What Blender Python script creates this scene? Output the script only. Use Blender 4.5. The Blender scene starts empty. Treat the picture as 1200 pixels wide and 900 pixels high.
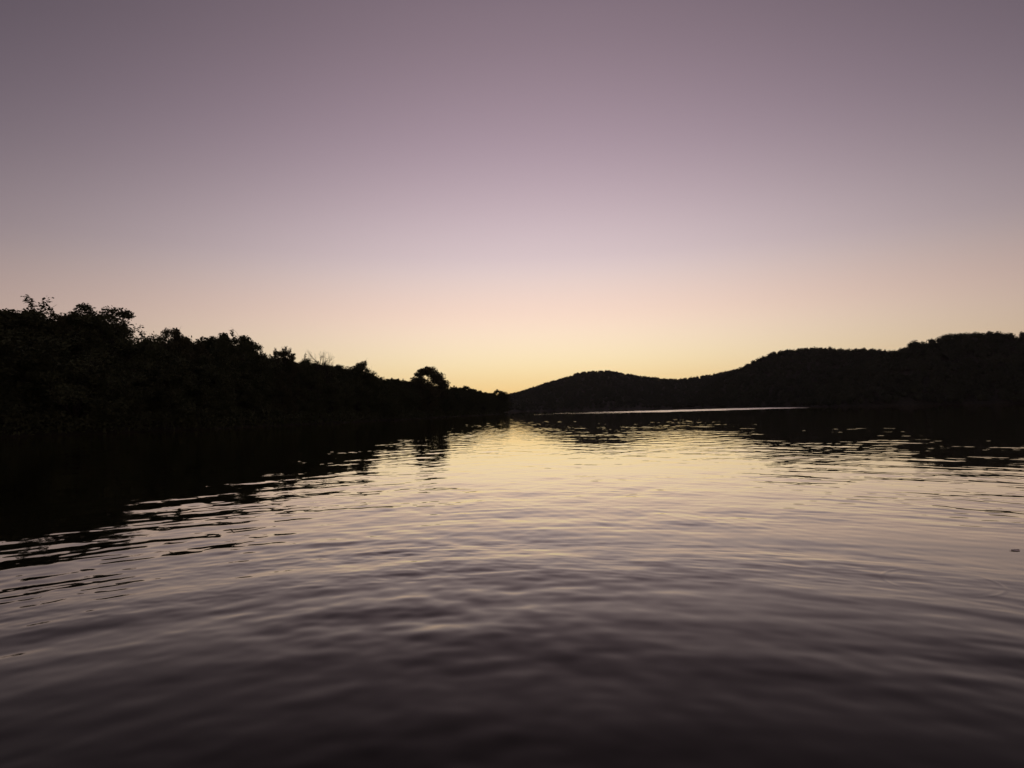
import bpy, math
import numpy as np
from mathutils import Matrix, Vector, Euler

sc = bpy.context.scene
C = sc.collection
R = math.radians

# ------------------------------------------------------------------ camera
CAM_H = 2.0                      # eye height over the water, metres
F = 715.0                        # focal length in pixels of a 1200 px wide frame
PITCH = math.atan((481 - 450) / F)
ROLL = R(-1.1)
camd = bpy.data.cameras.new('camera')
cam = bpy.data.objects.new('camera', camd)
C.objects.link(cam)
camd.sensor_width = 36.0
camd.lens = F / 1200 * 36.0
camd.clip_start = 0.05
camd.clip_end = 20000
CAMROT = Matrix.Rotation(math.pi / 2 + PITCH, 3, 'X') @ Matrix.Rotation(ROLL, 3, 'Z')
cam.matrix_world = Matrix.Translation((0, 0, CAM_H)) @ CAMROT.to_4x4()
sc.camera = cam

# ------------------------------------------------------------------ dusk sky
world = bpy.data.worlds.new('World')
sc.world = world
world.use_nodes = True
nt = world.node_tree
nt.nodes.clear()
N = nt.nodes.new
L = nt.links.new
SUN_AZ = 3.0                     # degrees to the right of +Y: where the sun has just set


def srgb(r, g, b):
    def f(c):
        c /= 255
        return c / 12.92 if c <= 0.04045 else ((c + 0.055) / 1.055) ** 2.4
    return (f(r), f(g), f(b), 1)


def math_node(op, a=None, b=None, c=None):
    n = N('ShaderNodeMath')
    n.operation = op
    for i, v in enumerate((a, b, c)):
        if v is None:
            continue
        if isinstance(v, (int, float)):
            n.inputs[i].default_value = v
        else:
            L(v, n.inputs[i])
    return n.outputs[0]


def sky_ramp(stops):
    n = N('ShaderNodeValToRGB')
    cr = n.color_ramp
    cr.interpolation = 'B_SPLINE'
    while len(cr.elements) < len(stops):
        cr.elements.new(0.5)
    for e, (deg, col) in zip(cr.elements, stops):
        e.position = deg / 60.0
        e.color = col
    return n


tc = N('ShaderNodeTexCoord')
sep = N('ShaderNodeSeparateXYZ')
L(tc.outputs['Generated'], sep.inputs[0])
el = math_node('ARCSINE', sep.outputs[2])
el01 = math_node('MULTIPLY', math_node('MAXIMUM', el, 0.0), 1 / R(60))
# glow side of the sky, by degrees above the horizon
glow = sky_ramp([
    (0.0, srgb(238, 184, 100)), (1.8, srgb(253, 214, 144)), (4.4, srgb(255, 234, 188)), (7.0, srgb(255, 229, 203)),
    (9.2, srgb(250, 218, 200)), (11.9, srgb(233, 210, 203)), (14.2, srgb(218, 198, 201)), (18.5, srgb(196, 175, 183)),
    (23.0, srgb(172, 151, 163)), (27.5, srgb(154, 134, 146)), (32.0, srgb(137, 119, 130)), (37.0, srgb(123, 107, 118)), (60.0, srgb(58, 54, 62))])
# sky far from the glow
dim = sky_ramp([
    (0.0, (0.40, 0.235, 0.175, 1)), (4.0, (0.375, 0.245, 0.21, 1)), (8.6, (0.275, 0.205, 0.205, 1)), (13.0, (0.155, 0.12, 0.138, 1)),
    (20.0, (0.076, 0.064, 0.082, 1)), (30.0, (0.043, 0.038, 0.05, 1)), (60.0, (0.035, 0.033, 0.044, 1))])
L(el01, glow.inputs[0])
L(el01, dim.inputs[0])
az = math_node('SUBTRACT', math_node('ARCTAN2', sep.outputs[0], sep.outputs[1]), R(SUN_AZ))
azn = math_node('DIVIDE', az, R(40))
g = math_node('EXPONENT', math_node('MULTIPLY', math_node('MULTIPLY', azn, azn), -1.05))
mix = N('ShaderNodeMix')
mix.data_type = 'RGBA'
L(g, mix.inputs[0])
L(dim.outputs[0], mix.inputs[6])
L(glow.outputs[0], mix.inputs[7])
# scattered light of the sun below the horizon
nish = N('ShaderNodeTexSky')
nish.sky_type = 'NISHITA'
nish.sun_disc = False
nish.sun_elevation = R(-3.5)
nish.sun_rotation = R(SUN_AZ)
bg1 = N('ShaderNodeBackground')
L(mix.outputs[2], bg1.inputs[0])
bg1.inputs[1].default_value = 1.0
bg2 = N('ShaderNodeBackground')
L(nish.outputs[0], bg2.inputs[0])
bg2.inputs[1].default_value = 0.05
add = N('ShaderNodeAddShader')
L(bg1.outputs[0], add.inputs[0])
L(bg2.outputs[0], add.inputs[1])
out = N('ShaderNodeOutputWorld')
L(add.outputs[0], out.inputs[0])

vs = sc.view_settings
sc.display_settings.display_device = 'sRGB'
vs.view_transform = 'Standard'
vs.look = 'None'
vs.exposure = 0.0
vs.gamma = 1.0
vs.use_curve_mapping = False
sc.cycles.max_bounces = 6
sc.cycles.use_denoising = True
sc.cycles.denoiser = 'OPENIMAGEDENOISE'


# ------------------------------------------------------------------ helpers
def pix_dir(x, y):
    """World direction through a point of the photograph, scaled to one metre along +Y."""
    d = CAMROT @ Vector(((x - 600) / F, -(y - 450) / F, -1.0))
    return np.array(d) / d.y


def mesh_object(name, verts, faces, mat, parent=None, smooth=False, attrs=None):
    verts = np.asarray(verts, dtype=np.float32)
    faces = np.asarray(faces, dtype=np.int32)
    me = bpy.data.meshes.new(name)
    k = faces.shape[1]
    me.vertices.add(len(verts))
    me.vertices.foreach_set('co', verts.ravel())
    me.loops.add(faces.size)
    me.loops.foreach_set('vertex_index', faces.ravel())
    me.polygons.add(len(faces))
    me.polygons.foreach_set('loop_start', np.arange(0, faces.size, k, dtype=np.int32))
    me.polygons.foreach_set('loop_total', np.full(len(faces), k, dtype=np.int32))
    me.polygons.foreach_set('use_smooth', np.full(len(faces), smooth, dtype=bool))
    for nm, vals in (attrs or {}).items():
        a = me.attributes.new(nm, 'FLOAT', 'POINT')
        a.data.foreach_set('value', np.asarray(vals, dtype=np.float32).ravel())
    me.update(calc_edges=True)
    me.materials.append(mat)
    o = bpy.data.objects.new(name, me)
    C.objects.link(o)
    if parent:
        o.parent = parent
    return o


def tag(o, label=None, cat=None, group=None, kind=None):
    for k, v in (('label', label), ('category', cat), ('group', group), ('kind', kind)):
        if v:
            o[k] = v
    return o


def empty(name, loc, rz=0.0, s=1.0):
    o = bpy.data.objects.new(name, None)
    o.empty_display_size = 0.3
    o.location = loc
    o.rotation_euler = (0, 0, rz)
    o.scale = (s, s, s) if isinstance(s, float) else s
    C.objects.link(o)
    return o


def material(name):
    m = bpy.data.materials.new(name)
    m.use_nodes = True
    p = m.node_tree.nodes['Principled BSDF']
    return m, m.node_tree, p


def noisy_material(name, c1, c2, scale, rough=0.85, spec=0.2, coord='Object', detail=4.0):
    m, t, p = material(name)
    co = t.nodes.new('ShaderNodeTexCoord')
    nz = t.nodes.new('ShaderNodeTexNoise')
    nz.inputs['Scale'].default_value = scale
    nz.inputs['Detail'].default_value = detail
    t.links.new(co.outputs[coord], nz.inputs['Vector'])
    rp = t.nodes.new('ShaderNodeValToRGB')
    rp.color_ramp.elements[0].position = 0.35
    rp.color_ramp.elements[1].position = 0.65
    rp.color_ramp.elements[0].color = (*c1, 1)
    rp.color_ramp.elements[1].color = (*c2, 1)
    t.links.new(nz.outputs[0], rp.inputs[0])
    t.links.new(rp.outputs[0], p.inputs['Base Color'])
    p.inputs['Roughness'].default_value = rough
    p.inputs['Specular IOR Level'].default_value = spec
    return m


M_LEAF = noisy_material('leaf', (0.075, 0.085, 0.04), (0.11, 0.12, 0.06), 0.9)
M_LEAF2 = noisy_material('leaf_olive', (0.08, 0.08, 0.04), (0.12, 0.115, 0.06), 0.8)
M_BARK = noisy_material('bark', (0.035, 0.028, 0.021), (0.07, 0.056, 0.043), 6.0)
M_SOIL = noisy_material('bank_soil', (0.04, 0.036, 0.024), (0.07, 0.06, 0.04), 0.5)
M_FOREST = noisy_material('forest_leaf', (0.040, 0.046, 0.026), (0.058, 0.063, 0.036), 0.03)
M_BED = noisy_material('lake_bed', (0.03, 0.028, 0.02), (0.06, 0.055, 0.04), 0.2)

# ------------------------------------------------------------------ water
# a calm lake: small waves from wind and from the boat the picture was taken on, as real relief
rng = np.random.default_rng(7)
LEAF_AT = (6.69, 8.25)           # the floating leaf
RING_AT, RING_R = (4.74, 6.9), 0.56


def ring_radii():
    r, out_ = 0.25, []
    while r < 3000:
        out_.append(r)
        if r < 2.0:
            dr = 0.08
        elif r < 7.4:
            dr = 0.030
        elif r < 9.4:
            dr = 0.019
        elif r < 18:
            dr = 0.034
        elif r < 30:
            dr = 0.034 + (r - 18) * 0.00175
        elif r < 120:
            dr = 0.055 + (r - 30) * 0.0012
        elif r < 700:
            dr = 0.163 + (r - 120) * 0.0030
        else:
            dr = 0.02 * r
        r += dr
    return np.array(out_)


radii = ring_radii()
drs = np.gradient(radii)
half = R(52)
ang = np.concatenate([np.linspace(-half, half, 1150), np.linspace(half, 2 * math.pi - half, 90)[1:-1]])
nr, na = len(radii), len(ang)
X = (radii[:, None] * np.sin(ang)[None, :]).astype(np.float32)
Y = (radii[:, None] * np.cos(ang)[None, :]).astype(np.float32)
DR = np.broadcast_to(drs[:, None], X.shape)


def wave_field(X, Y):
    H = np.zeros_like(X)
    comps = []
    # the boat's rings die away, the wind ripples do not
    ring_w = np.interp(radii, [8, 16, 30], [1.0, 0.6, 0.15]).astype(np.float32)[:, None]
    wind_w = np.interp(radii, [8, 16, 30], [1.0, 1.2, 1.4]).astype(np.float32)[:, None]
    SIG = 0.0150
    n = 60
    for i in range(n):
        lam = 0.26 * (2.6 / 0.26) ** ((i + rng.random()) / n)
        s = SIG * math.sqrt(2 / n) * (0.7 + 0.6 * rng.random()) * (1.15 if lam < 0.95 else 1.0)
        comps.append((lam, s))
    for i in range(30):          # the finest wavelets
        comps.append((0.11 * (0.28 / 0.11) ** ((i + rng.random()) / 30), 0.0072 * math.sqrt(2 / 30) * (0.6 + 0.8 * rng.random())))
    for i, (lam, s) in enumerate(comps):
        k = 2 * math.pi / lam
        a = s / k
        fade = np.clip((lam / drs - 3.5) / 3.0, 0, 1).astype(np.float32)[:, None]
        ph = rng.random() * 6.283
        if i % 2 == 0:            # rings spreading from the boat
            th, rr = rng.random() * 6.283, 3.5 * math.sqrt(rng.random())
            cx, cy = rr * math.cos(th), -1.5 + rr * math.sin(th)
            D = np.sqrt((X - cx) ** 2 + (Y - cy) ** 2)
            H += fade * ring_w * (a * np.cos(k * D + ph)).astype(np.float32)
        else:                    # wind ripples running down the lake
            th = rng.choice([-0.85, 0.85]) + rng.normal(0, 0.4)
            kx, ky = k * math.sin(th), k * math.cos(th)
            H += fade * wind_w * (a * np.cos(kx * X + ky * Y + ph)).astype(np.float32)
    return H


Z = wave_field(X, Y)
# cat's-paws: slowly varying strength of the ripples
pat = np.zeros_like(X)
for lam in (5, 9, 15, 27):
    for q in range(3):
        th = rng.random() * 6.283
        pat += np.cos(2 * math.pi / lam * (X * math.sin(th) + 1.6 * Y * math.cos(th)) + rng.random() * 6.283)
Z *= np.clip(1 + 0.17 * pat, 0.3, 1.9)
Z *= np.interp(radii, [6, 12, 24, 60, 200], [1.42, 1.06, 0.76, 0.72, 0.58]).astype(np.float32)[:, None]   # calmer away from the boat
# one ring left by a fish
D = np.sqrt((X - RING_AT[0]) ** 2 + (Y - RING_AT[1]) ** 2)
Z += (0.0017 * (np.exp(-((D - RING_R) / 0.020) ** 2) + 0.25 * np.exp(-((D - 0.82 * RING_R) / 0.025) ** 2)) * (0.5 + 0.5 * np.cos(2.0 * np.arctan2(Y - RING_AT[1], X - RING_AT[0]) - R(285))) ** 1.7).astype(np.float32)


_k = np.argmin((X - LEAF_AT[0]) ** 2 + (Y - LEAF_AT[1]) ** 2)
LEAF_Z = float(Z.ravel()[_k]) - 0.003


# band of wind-ruffled water far out
def in_poly(X, Y, poly):
    s = np.zeros(X.shape, bool)
    n = len(poly)
    for i in range(n):
        x1, y1 = poly[i]
        x2, y2 = poly[(i + 1) % n]
        c = ((y1 > Y) != (y2 > Y)) & (X < (x2 - x1) * (Y - y1) / (y2 - y1 + 1e-9) + x1)
        s ^= c
    return s


RUFFLE = []
near_edge = [(626, 486.2), (655, 485.2), (700, 484.6), (800, 482.2), (900, 479.2), (945, 477.8)]
far_edge = [(945, 477.6), (900, 477.4), (800, 480.2), (700, 482.9), (655, 484.2), (626, 485.8)]
for x, y in near_edge + far_edge:
    d = pix_dir(x, y)
    t = CAM_H / -d[2]
    RUFFLE.append((d[0] * t, t))
wob = 0.028 * Y * (np.sin(Y / 17.0 + X / 7.0) + 0.8 * np.sin(X / 2.9 - Y / 31.0) + 0.6 * np.sin(X / 1.3 + Y / 11.0))
ruf = in_poly(X, Y + wob, RUFFLE).astype(np.float32)
ruf *= np.clip((X - 14) / 70, 0.25, 1) * (0.8 + 0.2 * np.sin(X / 5.0 + Y / 40.0))

verts = np.stack([X, Y, Z], -1).reshape(-1, 3)
ii, jj = np.meshgrid(np.arange(nr - 1), np.arange(na), indexing='ij')
j2 = (jj + 1) % na
faces = np.stack([ii * na + jj, (ii + 1) * na + jj, (ii + 1) * na + j2, ii * na + j2], -1).reshape(-1, 4)
faces = faces[:, ::-1]
mw, t, p = material('lake_water')
p.inputs['Base Color'].default_value = (0.004, 0.004, 0.003, 1)
p.inputs['Roughness'].default_value = 0.6
p.inputs['Specular IOR Level'].default_value = 0.0
at = t.nodes.new('ShaderNodeAttribute')
at.attribute_name = 'ruffle'
mr = t.nodes.new('ShaderNodeMapRange')
mr.inputs['To Min'].default_value = 0.02
mr.inputs['To Max'].default_value = 0.30
t.links.new(at.outputs['Fac'], mr.inputs['Value'])
gl = t.nodes.new('ShaderNodeBsdfGlossy')
gl.inputs['Color'].default_value = (1.0, 0.96, 0.87, 1)          # reflections tinted warm, as if by brownish lake water
t.links.new(mr.outputs[0], gl.inputs['Roughness'])
fr = t.nodes.new('ShaderNodeFresnel')
fr.inputs['IOR'].default_value = 1.333
fc = t.nodes.new('ShaderNodeFloatCurve')                          # brightness put into the reflectance: steeper with grazing angle than real water
cu = fc.mapping.curves[0]
for x_, y_ in ((0.07, 0.045), (0.11, 0.092), (0.15, 0.165), (0.20, 0.275), (0.265, 0.42), (0.33, 0.53), (0.41, 0.67), (0.55, 0.86), (0.75, 0.96)):
    cu.points.new(x_, y_)
fc.mapping.update()
t.links.new(fr.outputs[0], fc.inputs['Value'])
mx = t.nodes.new('ShaderNodeMixShader')
t.links.new(fc.outputs[0], mx.inputs[0])
t.links.new(p.outputs[0], mx.inputs[1])
t.links.new(gl.outputs[0], mx.inputs[2])
t.links.new(mx.outputs[0], t.nodes['Material Output'].inputs['Surface'])
# closing fan at the centre
ctr = len(verts)
verts = np.vstack([verts, [[0, 0, float(Z[0].mean())]]])
fan = np.stack([np.full(na, ctr), (np.arange(na) + 1) % na, np.arange(na), np.full(na, ctr)], -1)
water = mesh_object('water', verts, faces, mw, smooth=True, attrs={'ruffle': np.append(ruf.ravel(), 0)})
tri = mesh_object('water', verts[np.append(np.arange(na), ctr)], np.stack([np.full(na, na), (np.arange(na) + 1) % na, np.arange(na)], -1), mw, smooth=True)
tag(water, kind='structure')
tag(tri, kind='structure')
del faces, ii, jj, D, pat
bed = mesh_object('ground', [(-3200, -3200, -3.5), (3200, -3200, -3.5), (3200, 3200, -3.5), (-3200, 3200, -3.5)], [(0, 1, 2, 3)], M_BED)
tag(bed, kind='structure')

# ------------------------------------------------------------------ left bank
BANK = np.array([(-260, 8), (-170, 22), (-110, 40), (-78, 57), (-61, 71), (-51, 85), (-43.5, 103), (-36, 140), (-27, 194),
                 (-17, 270), (-7.5, 350), (-5.0, 374), (-8, 392), (-28, 406), (-90, 425), (-420, 450)], float)


def densify(P, step):
    o_ = []
    for a, b in zip(P[:-1], P[1:]):
        n = max(1, int(np.hypot(*(b - a)) / step))
        for i in range(n):
            o_.append(a + (b - a) * i / n)
    o_.append(P[-1])
    return np.array(o_)


BANKD = densify(BANK, 1.0)
kk = np.arange(len(BANKD))
BANKD[:, 0] += 0.9 * np.sin(kk / 7.0) + 0.6 * np.sin(kk / 2.9 + 1)   # small coves


def sdist(P):
    """Distance inland from the waterline (negative over the water)."""
    P = np.atleast_2d(P)
    res = np.empty(len(P))
    for s in range(0, len(P), 4000):
        q = P[s:s + 4000]
        res[s:s + 4000] = np.sqrt(((q[:, None, :] - BANKD[None]) ** 2).sum(-1)).min(1)
    poly = np.vstack([BANKD, [(-700, 450), (-700, 8)]])
    return np.where(in_poly(P[:, 0], P[:, 1], poly), res, -res)


def land_z(sd):
    return np.interp(sd, [-12, -1.5, 0, 1.2, 5, 20, 60, 200], [-3.4, -0.7, -0.06, 0.5, 1.3, 3.4, 7.0, 11.0])


gx = np.arange(-420, 14, 2.0)
gy = np.arange(0, 462, 2.0)
GX, GY = np.meshgrid(gx, gy)
P = np.stack([GX.ravel(), GY.ravel()], -1)
sdg = sdist(P)
gz = land_z(sdg) + np.where(sdg > 1, 0.12 * np.sin(P[:, 0] * 0.7) * np.sin(P[:, 1] * 0.6), 0)
nx_ = len(gx)
a, b = np.meshgrid(np.arange(len(gy) - 1), np.arange(nx_ - 1), indexing='ij')
f4 = np.stack([a * nx_ + b, a * nx_ + b + 1, (a + 1) * nx_ + b + 1, (a + 1) * nx_ + b], -1).reshape(-1, 4)
bank = mesh_object('river_bank', np.column_stack([P, gz]), f4, M_SOIL, smooth=True)
tag(bank, kind='structure')


SDG = sdg.reshape(len(gy), nx_)


def sd_at(P):
    """The same distance read from the grid of the bank."""
    P = np.atleast_2d(np.asarray(P, float))
    fx = np.clip((P[:, 0] - gx[0]) / 2.0, 0, nx_ - 1.001)
    fy = np.clip((P[:, 1] - gy[0]) / 2.0, 0, len(gy) - 1.001)
    i0, j0 = fy.astype(int), fx.astype(int)
    u, v = fx - j0, fy - i0
    return (SDG[i0, j0] * (1 - u) * (1 - v) + SDG[i0, j0 + 1] * u * (1 - v) + SDG[i0 + 1, j0] * (1 - u) * v + SDG[i0 + 1, j0 + 1] * u * v)


# ------------------------------------------------------------------ trees
def leaf_quads(rng, cen, size, up=0.35):
    """One pointed leaf spray (a bent diamond) at every centre."""
    n = len(cen)
    nrm = rng.normal(size=(n, 3))
    nrm[:, 2] = np.abs(nrm[:, 2]) + up
    nrm /= np.linalg.norm(nrm, axis=1)[:, None]
    t1 = np.cross(nrm, rng.normal(size=(n, 3)))
    t1 /= np.linalg.norm(t1, axis=1)[:, None] + 1e-9
    t2 = np.cross(nrm, t1)
    s = (size * rng.uniform(0.6, 1.35, n))[:, None]
    v = np.stack([cen - t1 * s, cen + t2 * s * 0.5 + nrm * s * 0.18, cen + t1 * s, cen - t2 * s * 0.5 + nrm * s * 0.18], 1)
    f = np.arange(4 * n).reshape(n, 4)
    return v.reshape(-1, 3), f


def crown_cores(cen, rad):
    """A closed rounded body inside each crown, so that the far wood is not see-through."""
    s = [-1, 0, 1]
    P0 = np.array([(x, y, z) for x in s for y in s for z in s if (x, y, z) != (0, 0, 0)], float)
    idx = {tuple(p_): i for i, p_ in enumerate(P0.astype(int).tolist())}
    P0 /= np.linalg.norm(P0, axis=1)[:, None]
    Q = []
    for ax in range(3):
        for sg in (-1, 1):
            for u in (-1, 0):
                for v in (-1, 0):
                    q_ = []
                    for du, dv in ((0, 0), (1, 0), (1, 1), (0, 1)):
                        c_ = [0, 0, 0]
                        c_[ax] = sg
                        c_[(ax + 1) % 3] = u + du
                        c_[(ax + 2) % 3] = v + dv
                        q_.append(idx[tuple(c_)])
                    Q.append(q_ if sg > 0 else q_[::-1])
    n = len(cen)
    v = cen[:, None] + P0[None] * rad[:, None]
    f = np.array(Q)[None] + (np.arange(n) * len(P0))[:, None, None]
    return v.reshape(-1, 3), f.reshape(-1, 4)


def join(a, b):
    return np.vstack([a[0], b[0]]), np.vstack([a[1], b[1] + len(a[0])])


class Tubes:
    def __init__(self):
        self.v, self.f, self.n = [], [], 0

    def add(self, pts, rad, sides=6):
        pts = np.asarray(pts, float)
        m = len(pts)
        tan = np.gradient(pts, axis=0)
        tan /= np.linalg.norm(tan, axis=1)[:, None] + 1e-9
        ref = np.array([1.0, 0.13, 0.07]) if abs(tan[0][0]) < 0.8 else np.array([0.1, 1.0, 0.1])
        u = np.cross(tan, ref)
        u /= np.linalg.norm(u, axis=1)[:, None] + 1e-9
        w = np.cross(tan, u)
        th = np.arange(sides) * 2 * math.pi / sides
        ringv = pts[:, None] + np.asarray(rad)[:, None, None] * (u[:, None] * np.cos(th)[None, :, None] + w[:, None] * np.sin(th)[None, :, None])
        self.v.append(ringv.reshape(-1, 3))
        for i in range(m - 1):
            for j in range(sides):
                k = (j + 1) % sides
                self.f.append((self.n + i * sides + j, self.n + i * sides + k, self.n + (i + 1) * sides + k, self.n + (i + 1) * sides + j))
        self.n += m * sides

    def arrays(self):
        return np.vstack(self.v), np.array(self.f)


def curve(a, b, rng, bow=0.12, n=6):
    a, b = np.asarray(a, float), np.asarray(b, float)
    tt = np.linspace(0, 1, n)[:, None]
    ln = np.linalg.norm(b - a)
    side = rng.normal(size=3) * bow * ln
    side[2] = abs(side[2]) * 0.6 + 0.05 * ln
    return a + (b - a) * tt + side * (tt * (1 - tt)) * 2 + rng.normal(size=(n, 3)) * 0.012 * ln * (tt * (1 - tt)) * 4


# crown outline: half width (share of the height) at t = 0 (crown base) .. 1 (top)
SHAPES = {
    'oak':      dict(base=0.10, prof=[(0, .26), (.25, .44), (.55, .42), (.8, .28), (1, .07)], clumps=110, cr=.085, per=75),
    'tall':     dict(base=0.08, prof=[(0, .18), (.3, .27), (.6, .25), (.85, .15), (1, .03)], clumps=100, cr=.07, per=75),
    'round':    dict(base=0.08, prof=[(0, .24), (.3, .38), (.6, .39), (.85, .26), (1, .05)], clumps=105, cr=.08, per=75),
    'ragged':   dict(base=0.12, prof=[(0, .2), (.3, .34), (.55, .38), (.8, .26), (1, .16)], clumps=80, cr=.062, per=85, sprigs=13),
    'flat':     dict(base=0.10, prof=[(0, .22), (.4, .36), (.75, .42), (.92, .36), (1, .24)], clumps=125, cr=.07, per=75, sprigs=3),
    'dome':     dict(base=0.18, prof=[(0, .16), (.25, .36), (.5, .44), (.75, .36), (.92, .2), (1, .08)], clumps=98, cr=.074, per=85, limbs=34, sprigs=0),
    'pointed':  dict(base=0.06, prof=[(0, .24), (.25, .28), (.6, .2), (.85, .1), (1, .01)], clumps=90, cr=.06, per=70, sprigs=0),
    'wispy':    dict(base=0.25, prof=[(0, .1), (.4, .24), (.8, .28), (1, .16)], clumps=30, cr=.05, per=45, limbs=30, sprigs=18),
}


def tree_meshes(kind, seed, H=12.0, leaf=0.20, dens=1.0):
    rng = np.random.default_rng(seed)
    S = SHAPES[kind]
    b = S['base']
    pt, pr = zip(*S['prof'])
    n = S['clumps']
    lop = rng.random(4) * 6.283
    cen, crad = [], []
    for i in range(n):
        t = (i + rng.random()) / n
        t = t ** 0.9
        th = rng.random() * 6.283
        rim = np.interp(t, pt, pr) * (1 + 0.16 * math.sin(th + lop[0]) + 0.13 * math.sin(2 * th + lop[1] + 4 * t) + 0.1 * math.sin(7 * t + lop[2]))
        rr = rim * math.sqrt(0.15 + 0.85 * rng.random())
        z = b + t * (1 - b) * 0.97
        cen.append((rr * math.cos(th), rr * math.sin(th), z))
        crad.append(1.15 * S['cr'] * rng.uniform(0.65, 1.35) * (0.75 if t > 0.85 else 1.0))
    cen, crad = np.array(cen), np.array(crad)
    # trunk and limbs
    T = Tubes()
    top = 0.82
    m = 12
    zz = np.linspace(0, top, m)
    sway = 0.018 * np.stack([np.sin(zz * 5 + lop[0]), np.cos(zz * 4 + lop[1])], -1) * (zz[:, None] / top)
    tp = np.column_stack([sway, zz])
    tr = 0.019 * (1 - zz / top) ** 0.8 + 0.0022
    tr[0] *= 1.5
    T.add(tp * H, tr * H, 9)
    nl = S.get('limbs', 26)
    pick = rng.permutation(n)[:nl]
    for i in pick:
        c = cen[i]
        h0 = np.clip(c[2] - rng.uniform(0.10, 0.26) - 0.35 * math.hypot(c[0], c[1]), 0.07, top - 0.03)
        st = np.array([np.interp(h0, zz, tp[:, 0]), np.interp(h0, zz, tp[:, 1]), h0])
        pts = curve(st, c, rng, 0.16, 7)
        r0 = np.interp(h0, zz, tr) * 0.55
        T.add(pts * H, np.linspace(r0, 0.0016, 7) * H, 5)
        for q in range(3):
            s0 = pts[rng.integers(3, 6)]
            e0 = c + rng.normal(size=3) * crad[i] * 0.9
            T.add(curve(s0, e0, rng, 0.15, 4) * H, np.linspace(0.003, 0.0008, 4) * H, 3)
    # leaves
    P_ = []
    for c, r in zip(cen, crad):
        k = int(S['per'] * dens * (r / S['cr']) ** 1.6 * rng.uniform(0.7, 1.2))
        d = rng.normal(size=(k, 3))
        d /= np.linalg.norm(d, axis=1)[:, None]
        d *= (rng.random(k) ** 0.5)[:, None] * r * np.array([1.15, 1.15, 0.75]) * rng.uniform(0.8, 1.2, 3)
        P_.append(c + d)
    for q in range(S.get('sprigs', 2)):          # thin shoots that stick out of the crown
        high = [p_ for p_ in pick if cen[p_, 2] > 0.6]
        i = high[rng.integers(len(high))] if high else pick[0]
        c = cen[i]
        dirn = np.array([c[0] * 1.2, c[1] * 1.2, 0.35]) + rng.normal(size=3) * 0.18
        dirn /= np.linalg.norm(dirn)
        ln = rng.uniform(0.05, 0.10)
        e = c + dirn * (crad[i] * 0.7 + ln)
        T.add(np.array([c, (c + e) / 2 + rng.normal(size=3) * 0.006, e]) * H, np.array([0.003, 0.002, 0.0008]) * H, 3)
        k = int(26 * dens)
        tt = rng.uniform(0.35, 1.0, k)[:, None]
        P_.append(c + (e - c) * tt + rng.normal(size=(k, 3)) * 0.013)
    lv = np.vstack(P_) * H
    lv = lv[lv[:, 2] > 0.15]
    return T.arrays(), leaf_quads(rng, lv, leaf), None


TEMPLATES = {}


def template(kind, seed, leaf=0.18, dens=2.2, mat=None):
    key = (kind, seed, leaf, dens)
    if key not in TEMPLATES:
        (tv, tf), (lv, lf), _ = tree_meshes(kind, seed, leaf=leaf, dens=dens)
        a = mesh_object('trunk', tv, tf, M_BARK, smooth=True)
        b = mesh_object('crown', lv, lf, mat or (M_LEAF if seed % 3 else M_LEAF2))
        # measured size of the crown, to scale it by
        size = (float(np.percentile(lv[:, 2], 99.5)), float(np.percentile(np.abs(lv[:, 0]), 98)))
        TEMPLATES[key] = [a, b, size, False]
    return TEMPLATES[key]


def plant(name, kind, seed, loc, height, rz, label, group=None, wide=1.0, **kw):
    T = template(kind, seed, **kw)
    s = height / T[2][0]
    r = empty(name, loc, rz, (s * wide, s * wide, s))
    tag(r, label, 'tree', group)
    for src in T[:2]:
        o = src if not T[3] else src.copy()
        if T[3]:
            C.objects.link(o)
        o.parent = r
    T[3] = True
    return r


# skyline of the left bank in the photograph (its own 1200 x 900 pixels)
SKY = np.array([(-200, 350), (-60, 352), (0, 360), (15, 359), (60, 360), (90, 364), (110, 358), (127, 357), (146, 368), (156, 390), (160, 399), (168, 397), (178, 391),
                (200, 386), (230, 389), (262, 390), (290, 392), (300, 399), (313, 411), (331, 407), (343, 415), (352, 424), (363, 420),
                (385, 421), (400, 425), (425, 423), (437, 431), (458, 441), (482, 444), (490, 442), (520, 450), (535, 452), (556, 453),
                (580, 459), (600, 462)], float)


def to_px(Xw, Yw, Zw):
    v = CAMROT.transposed() @ Vector((Xw, Yw, Zw - CAM_H))
    return 600 + F * v.x / -v.z, 450 - F * v.y / -v.z


def bank_depth(px, inland):
    """Distance along +Y at which the view line through photo column px lies so far inland."""
    d = pix_dir(px, 470)
    ys = np.arange(20, 430, 0.5)
    sd = sd_at(np.stack([d[0] * ys, ys], -1))
    ok = np.where(sd > min(inland, sd.max() - 0.3))[0]
    return d[0] * ys[ok[0]], ys[ok[0]]


def height_for(Xw, Yw, px, py):
    return CAM_H + Yw * pix_dir(px, py)[2] - float(land_z(sd_at([(Xw, Yw)]))[0])


placed = []


def feature(name, kind, seed, px, py, inland, label, wide=1.0, rz=0.0, **kw):
    x, y = bank_depth(px, inland)
    h = height_for(x, y, px, py)
    placed.append((x, y))
    return plant(name, kind, seed, (x, y, float(land_z(sd_at([(x, y)]))[0]) - 0.05), h, rz, label, wide=wide, **kw)


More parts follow.
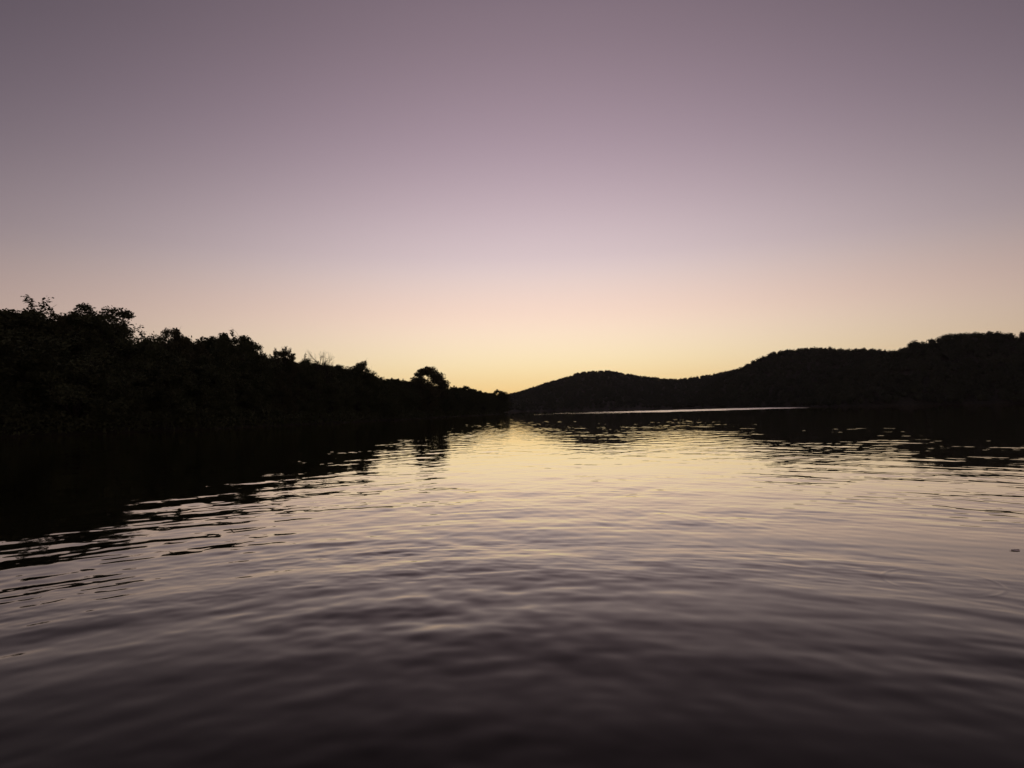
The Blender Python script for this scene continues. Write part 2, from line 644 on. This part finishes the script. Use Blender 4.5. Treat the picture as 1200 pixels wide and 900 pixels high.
WALL = 'trees in the dark wall along the left bank'
WALL_LABEL = 'dark leafy tree merging into the unbroken black wall of trees on the left bank'
feature('bank_tree', 'flat', 38, -8, 359, 7, WALL_LABEL, group=WALL, wide=1.3)
feature('broad_tree', 'flat', 11, 20, 363, 6, 'broad tree with a level dark top at the left edge of the photo', wide=1.5, leaf=0.14, dens=2.6)
feature('broad_tree', 'ragged', 12, 70, 369, 5, 'tree with a thin leafy sprig poking up just left of the tall ragged tree', wide=0.75, rz=1.0, leaf=0.14, dens=2.2)
feature('ragged_tree', 'ragged', 13, 130, 362, 4, 'tall ragged tree with small sky holes in its crown left of the skyline notch', wide=1.12, rz=2.2, leaf=0.13, dens=2.6)
feature('small_tree', 'pointed', 14, 171, 398, 4, 'low narrow tree just right of the notch in the skyline', wide=0.8, leaf=0.14, dens=2.2)
feature('domed_tree', 'dome', 15, 202, 387, 9, 'dome-topped tree that rises above the crowns right of the skyline notch', wide=0.62, rz=0.4, leaf=0.15, dens=2.4)
feature('pointed_tree', 'pointed', 16, 262, 392, 8, 'tree with a short pointed tip on the skyline right of the dome-topped tree', wide=0.8, rz=0.4)
feature('broad_tree', 'round', 17, 285, 395, 6, 'round tree at the right end of the level skyline, before it steps down', wide=0.9, rz=1.2)
feature('ragged_tree', 'ragged', 18, 331, 410, 4, 'separate ragged tree standing between the skyline step and the leafless tree', wide=0.75, rz=3.0)
feature('small_tree', 'round', 19, 359, 421, 4, 'small bushy tree touching the leafless tree on its left side', wide=0.6, rz=0.2)
feature('round_tree', 'round', 20, 424, 425, 5, 'round tree with an even top between the leafless tree and the large domed tree', wide=0.8, rz=0.9)
feature('lone_domed_tree', 'dome', 21, 502, 431, 5, 'large domed tree standing well above its neighbours halfway down the left bank', wide=1.08, rz=0.9, leaf=0.2, dens=2.2)
feature('low_tree', 'round', 24, 493, 443, 3, 'low bushy tree at the left foot of the large domed tree', wide=1.1, rz=0.3)
feature('low_tree', 'round', 22, 546, 453, 4, 'low rounded tree right of the large domed tree toward the tip of the bank', wide=1.0, rz=0.9)
feature('end_tree', 'round', 23, 584, 457.5, 3, 'small round tree at the tip of the left bank, in front of the far hill', wide=1.25, rz=1.9)


# the leafless tree
def bare_tree():
    x, y = bank_depth(375, 4)
    h = height_for(x, y, 375, 408)
    rng = np.random.default_rng(5)
    T, W = Tubes(), Tubes()
    zz = np.linspace(0, 0.7, 8)
    tp = np.column_stack([0.02 * np.sin(4 * zz), 0.02 * np.cos(3 * zz) - 0.02, zz])
    T.add(tp * h, np.linspace(0.016, 0.006, 8) * h, 8)

    def branch(p, d, ln, r, depth):
        e = p + d * ln
        mid = (p + e) / 2 + rng.normal(size=3) * ln * 0.06
        W.add(np.array([p, mid, e]) * h, np.array([r, r * 0.8, r * 0.55]) * h, 5 if depth < 2 else 3)
        if depth >= 4:
            return
        for q in range(3 if depth < 3 else 2):
            nd = d + rng.normal(size=3) * 0.5
            nd[2] += 0.25
            nd /= np.linalg.norm(nd)
            branch(mid if q == 2 else e, nd, ln * rng.uniform(0.6, 0.8), r * 0.6, depth + 1)
    for q in range(11):
        h0 = 0.4 + 0.3 * q / 10
        d = np.array([math.cos(q * 2.4), math.sin(q * 2.4), 0.9 + 0.6 * q / 10])
        d /= np.linalg.norm(d)
        st = np.array([np.interp(h0, zz, tp[:, 0]), np.interp(h0, zz, tp[:, 1]), h0])
        branch(st, d, 0.115, 0.0045, 0)
    r = empty('bare_tree', (x, y, float(land_z(sd_at([(x, y)]))[0]) - 0.05))
    tag(r, 'leafless tree with thin bare twigs standing up from the left bank skyline', 'tree')
    bv, bf = W.arrays()
    zmax = bv[:, 2].max()
    bv[:, 2] *= h / zmax
    tv, tf = T.arrays()
    tv[:, 2] *= h / zmax
    mesh_object('trunk', tv, tf, M_BARK, r, smooth=True)
    mesh_object('branches', bv, bf, M_BARK, r, smooth=True)
    placed.append((x, y))


bare_tree()

# all the other trees of the bank
rng = np.random.default_rng(21)
KINDS = [('oak', 31), ('round', 32), ('tall', 33), ('ragged', 34), ('oak', 35), ('pointed', 36), ('round', 37), ('flat', 38), ('tall', 39), ('ragged', 40)]
seg = BANKD[(BANKD[:, 1] > 40) & (BANKD[:, 1] < 402) & (BANKD[:, 0] < -5)]
count = 0
for row, (inl, lo, hi) in enumerate([(3.0, 0.62, 0.84), (8.0, 0.84, 0.96), (14.0, 0.90, 0.97)]):
    s = 0.0
    last = None
    for i in range(len(seg)):
        p0 = seg[i]
        tangent = seg[min(i + 3, len(seg) - 1)] - seg[max(i - 3, 0)]
        nrm_ = np.array([-tangent[1], tangent[0]]) / np.hypot(*tangent)
        q = p0 + nrm_ * (inl + rng.normal() * 0.8)
        space = (4.4 + 0.006 * p0[1]) * (1.0 if row == 0 else 1.25)
        if last is not None and np.hypot(*(q - last)) < space:
            continue
        if sd_at([q])[0] < 2.0:
            continue
        px, _ = to_px(q[0], q[1], 2.0)
        if px < -70 or q[1] / max(1, 1) < 20:
            continue
        if row == 2 and px > 470:
            continue
        last = q
        wide = float(rng.uniform(0.9, 1.3))
        w_px = 0.30 * wide * max(4.0, height_for(q[0], q[1], px, np.interp(px, SKY[:, 0], SKY[:, 1]))) / q[1] * F
        cols = np.linspace(px - w_px, px + w_px, 7)
        sky = np.interp(cols, SKY[:, 0], SKY[:, 1]).max()      # never above the skyline anywhere under the crown
        htop = height_for(q[0], q[1], px, sky)
        h = float(np.clip(htop * rng.uniform(lo, hi), 3.0, 20))
        kd = KINDS[rng.integers(len(KINDS))]
        plant('bank_tree', kd[0], kd[1], (q[0], q[1], float(land_z(sd_at([q]))[0]) - 0.05), h, rng.random() * 6.283, WALL_LABEL, WALL, wide=wide)
        count += 1
print('bank trees', count)

# undergrowth that hangs over the waterline
ul = []
for s_ in BANKD[(BANKD[:, 1] > 38) & (BANKD[:, 1] < 406) & (BANKD[:, 0] < -5)]:
    k = int(np.clip(9000 / s_[1], 40, 130))
    hh = 1.6 + 1.3 * rng.random()
    pts = np.column_stack([s_[0] + rng.normal(0, 0.9, k) - 0.9, s_[1] + rng.normal(0, 0.9, k) + 0.3, rng.random(k) ** 0.8 * hh + 0.06])
    ul.append(pts)
ul = np.vstack(ul)
uv_, uf = leaf_quads(rng, ul, 0.27)
ug = mesh_object('undergrowth', uv_, uf, M_LEAF)
tag(ug, 'dark undergrowth hanging over the waterline of the left bank', 'undergrowth', kind='stuff')


# the wood behind the trees of the bank, one mass
bw, bcen, brad = [], [], []
cand = np.column_stack([rng.uniform(-190, -4, 5200), rng.uniform(30, 402, 5200)])
sdc = sd_at(cand)
for (x, y), sd_ in zip(cand[(sdc > 15) & (sdc < 62)], sdc[(sdc > 15) & (sdc < 62)]):
    px, _ = to_px(x, y, 2.0)
    if px < -90 or px > 592:
        continue
    wpx = 2.6 / y * F
    sky = np.interp(np.linspace(px - wpx, px + wpx, 7), SKY[:, 0], SKY[:, 1]).max()
    h = height_for(x, y, px, sky) * rng.uniform(0.80, 0.96)
    if h < 3:
        continue
    h = min(h, 21)
    bcen.append((x, y, land_z(sd_) + h * 0.47))
    brad.append((2.5, 2.5, h * 0.42))
    k = 230
    d = rng.normal(size=(k, 3))
    d /= np.linalg.norm(d, axis=1)[:, None]
    d *= (rng.random(k) ** 0.4)[:, None]
    bw.append(np.column_stack([x + 3.3 * d[:, 0], y + 3.3 * d[:, 1], land_z(sd_) + h * (0.5 + 0.5 * d[:, 2])]))
bw = np.vstack(bw)
v_, f_ = join(leaf_quads(rng, bw, 0.4), crown_cores(np.array(bcen), np.array(brad)))
print('wood leaves', len(f_))
o = mesh_object('forest', v_, f_, M_LEAF2)
tag(o, 'dark wood behind the first trees of the left bank', 'forest', kind='stuff')


# ------------------------------------------------------------------ wooded hills across the lake
def hill(name, ridge_px, depth_far, depth_near, canopy, spacing, quads, leafs, seed, label, shore_back=0.0):
    """ridge_px: skyline in photo pixels; depth_*: ridge and shore distance as functions of the column."""
    rng = np.random.default_rng(seed)
    rx, ry = np.array(ridge_px, float).T
    cols = np.arange(rx[0], rx[-1] + 1, 4.0)
    ts = np.concatenate([np.linspace(-0.1, 1, 34), np.linspace(1.06, 2.0, 12)])
    grid = np.zeros((len(cols), len(ts), 3))
    tops = np.interp(cols, rx, ry)
    ph = rng.random(8) * 6.283
    for i, (c, yy) in enumerate(zip(cols, tops)):
        d = pix_dir(c, yy)
        yr, ysh = depth_far(c), depth_near(c)
        H = max(0.2, CAM_H + d[2] * yr - canopy * 0.82)
        for j, t_ in enumerate(ts):
            if t_ <= 1:
                yw = ysh + (yr - ysh) * t_
                z = H * (t_ + 0.05 * math.sin(math.pi * t_) * math.sin(c * 0.021 + ph[0] + 2 * t_))
            else:
                yw = yr + (yr - ysh) * (t_ - 1)
                z = H * math.cos((t_ - 1) * math.pi / 2) ** 1.3 if t_ < 2 else 0
            if t_ < 0:
                z = -3.0 * (-t_ / 0.1)
            grid[i, j] = (d[0] * yw, yw, z)
    n1, n2 = len(cols), len(ts)
    a, b = np.meshgrid(np.arange(n1 - 1), np.arange(n2 - 1), indexing='ij')
    f = np.stack([a * n2 + b, (a + 1) * n2 + b, (a + 1) * n2 + b + 1, a * n2 + b + 1], -1).reshape(-1, 4)
    h_ = mesh_object(name, grid.reshape(-1, 3), f, M_SOIL, smooth=True)
    tag(h_, kind='structure')
    # the wood that covers it
    pts = []
    for i in range(n1 - 1):
        for j in range(3, 36):
            q00, q10, q11, q01 = grid[i, j], grid[i + 1, j], grid[i + 1, j + 1], grid[i, j + 1]
            area = np.linalg.norm(np.cross(q10 - q00, q01 - q00))
            k = rng.poisson(area / spacing ** 2)
            if k:
                u, v = rng.random((2, k, 1))
                pts.append(q00 * (1 - u) * (1 - v) + q10 * u * (1 - v) + q11 * u * v + q01 * (1 - u) * v)
    pts = np.vstack(pts)
    n = len(pts)
    hgt = canopy * rng.uniform(0.70, 1.06, n)
    wid = canopy * rng.uniform(0.28, 0.60, n)
    d = rng.normal(size=(n, quads, 3))
    d /= np.linalg.norm(d, axis=2)[..., None]
    d *= (rng.random((n, quads)) ** 0.4)[..., None]
    cc = np.empty((n, quads, 3))
    cc[..., 0] = pts[:, None, 0] + d[..., 0] * wid[:, None]
    cc[..., 1] = pts[:, None, 1] + d[..., 1] * wid[:, None]
    cc[..., 2] = pts[:, None, 2] + hgt[:, None] * (0.55 + 0.45 * d[..., 2])
    cc = cc.reshape(-1, 3)
    cc = cc[cc[:, 2] > 0.1]
    core = np.column_stack([pts[:, :2], pts[:, 2] + hgt * 0.45])
    lv, lf = join(leaf_quads(rng, cc, leafs, up=0.8), crown_cores(core, np.column_stack([wid * 0.62, wid * 0.62, hgt * 0.34])))
    w = mesh_object('forest', lv, lf, M_FOREST)
    tag(w, label, 'forest', kind='stuff')
    print(name, n, len(lf))


hill('far_hill',
     [(380, 482), (470, 476), (540, 468), (575, 464), (591, 462.5), (609, 458.5), (633, 450.5), (640, 448), (668, 440), (675, 437), (692, 434.5), (711, 433.8), (727, 435.8),
      (740, 438.5), (753, 440), (777, 443.5), (800, 443.5), (817, 441), (836, 438), (858, 433), (872, 431), (900, 436), (960, 450), (1010, 468)],
     lambda c: 1500 - 0.25 * (c - 600), lambda c: 1020 - 0.3 * (c - 600), 8, 9, 56, 1.15, 3,
     'dark wood covering the low domed hill at the far end of the lake')
hill('right_hill',
     [(790, 476), (815, 462), (835, 448), (852, 438), (868, 430.5), (876, 426), (887, 420), (900, 415.5), (905, 412), (926, 409), (949, 406.8), (975, 406.8), (999, 409.5),
      (1009, 407), (1031, 409.5), (1051, 411), (1080, 414), (1120, 424), (1170, 440), (1230, 460)],
     lambda c: 960 - 0.2 * (c - 800), lambda c: 740 - 0.25 * (c - 800), 8, 7, 80, 0.95, 4,
     'dark wood on the long hill between the far domed hill and the highest ridge')
hill('near_hill',
     [(930, 472), (965, 450), (1000, 430), (1030, 417), (1048, 411.5), (1055, 409), (1064, 403), (1075, 398), (1098, 394.5), (1112, 391), (1121, 388.6), (1150, 388.2), (1180, 389.5),
      (1200, 389), (1240, 390), (1300, 396), (1380, 404), (1480, 418), (1600, 440)],
     lambda c: 690 - 0.28 * (c - 930), lambda c: 560 - 0.42 * (c - 930), 8, 6.2, 120, 0.75, 5,
     'dark wood on the highest ridge at the right edge, nearest of the hills')


# ------------------------------------------------------------------ a leaf afloat
def floating_leaf():
    m, t, p = material('wet_leaf')
    nz = t.nodes.new('ShaderNodeTexNoise')
    nz.inputs['Scale'].default_value = 40
    rp = t.nodes.new('ShaderNodeValToRGB')
    rp.color_ramp.elements[0].color = (0.52, 0.38, 0.29, 1)
    rp.color_ramp.elements[1].color = (0.68, 0.52, 0.42, 1)
    t.links.new(nz.outputs[0], rp.inputs[0])
    t.links.new(rp.outputs[0], p.inputs['Base Color'])
    p.inputs['Roughness'].default_value = 0.28
    n = 14
    prof = [(k / n, 0.045 * math.sin(math.pi * (k / n) ** 0.8) ** 0.9 * (1 + 0.18 * math.sin(k * 2.1))) for k in range(n + 1)]
    v, f = [], []
    for k, (u, w) in enumerate(prof):
        x = (u - 0.5) * 0.125
        w = max(w, 0.0015)
        lift = 0.005 + 0.004 * (u - 0.5) ** 2 * 4
        for yy, zz in ((-w, lift + 0.003), (0, lift), (w, lift + 0.006)):
            v.append((x, yy, zz))
        for yy, zz in ((-w, lift + 0.0015), (0, lift - 0.002), (w, lift + 0.0045)):
            v.append((x, yy, zz))
    for k in range(n):
        a, b = 6 * k, 6 * k + 6
        f += [(a, b, b + 1, a + 1), (a + 1, b + 1, b + 2, a + 2), (a + 3, a + 4, b + 4, b + 3), (a + 4, a + 5, b + 5, b + 4),
              (a, a + 3, b + 3, b), (a + 2, b + 2, b + 5, a + 5)]
    e = 6 * n
    f += [(0, 1, 4, 3), (1, 2, 5, 4), (e, e + 3, e + 4, e + 1), (e + 1, e + 4, e + 5, e + 2)]
    r = empty('floating_leaf', (LEAF_AT[0], LEAF_AT[1], LEAF_Z), 0.25)
    tag(r, 'brown leaf afloat on the water near the right edge, above the fish ring', 'leaf')
    mesh_object('blade', v, f, m, r)
    T = Tubes()
    T.add(np.array([(-0.062, 0, 0.008), (-0.08, 0.004, 0.009), (-0.095, 0.012, 0.010)]), np.array([0.002, 0.0016, 0.0014]), 6)
    tv, tf = T.arrays()
    mesh_object('stem', tv, tf, m, r, smooth=True)


floating_leaf()


# ------------------------------------------------------------------ thin evening air
hm = bpy.data.materials.new('air')
hm.use_nodes = True
hm.node_tree.nodes.clear()
ho = hm.node_tree.nodes.new('ShaderNodeOutputMaterial')
hv = hm.node_tree.nodes.new('ShaderNodeVolumePrincipled')
hv.inputs['Color'].default_value = (0.9, 0.9, 0.9, 1)
hv.inputs['Density'].default_value = 3.4e-5
hv.inputs['Anisotropy'].default_value = 0.45
hm.node_tree.links.new(hv.outputs[0], ho.inputs['Volume'])
q = 3300
hz = mesh_object('haze', [(x, y, z) for z in (-4.5, 170) for x, y in ((-q, -q), (q, -q), (q, q), (-q, q))],
                 [(3, 2, 1, 0), (4, 5, 6, 7), (0, 1, 5, 4), (1, 2, 6, 5), (2, 3, 7, 6), (3, 0, 4, 7)], hm)
tag(hz, 'thin pale evening haze over the whole lake', 'haze', kind='stuff')
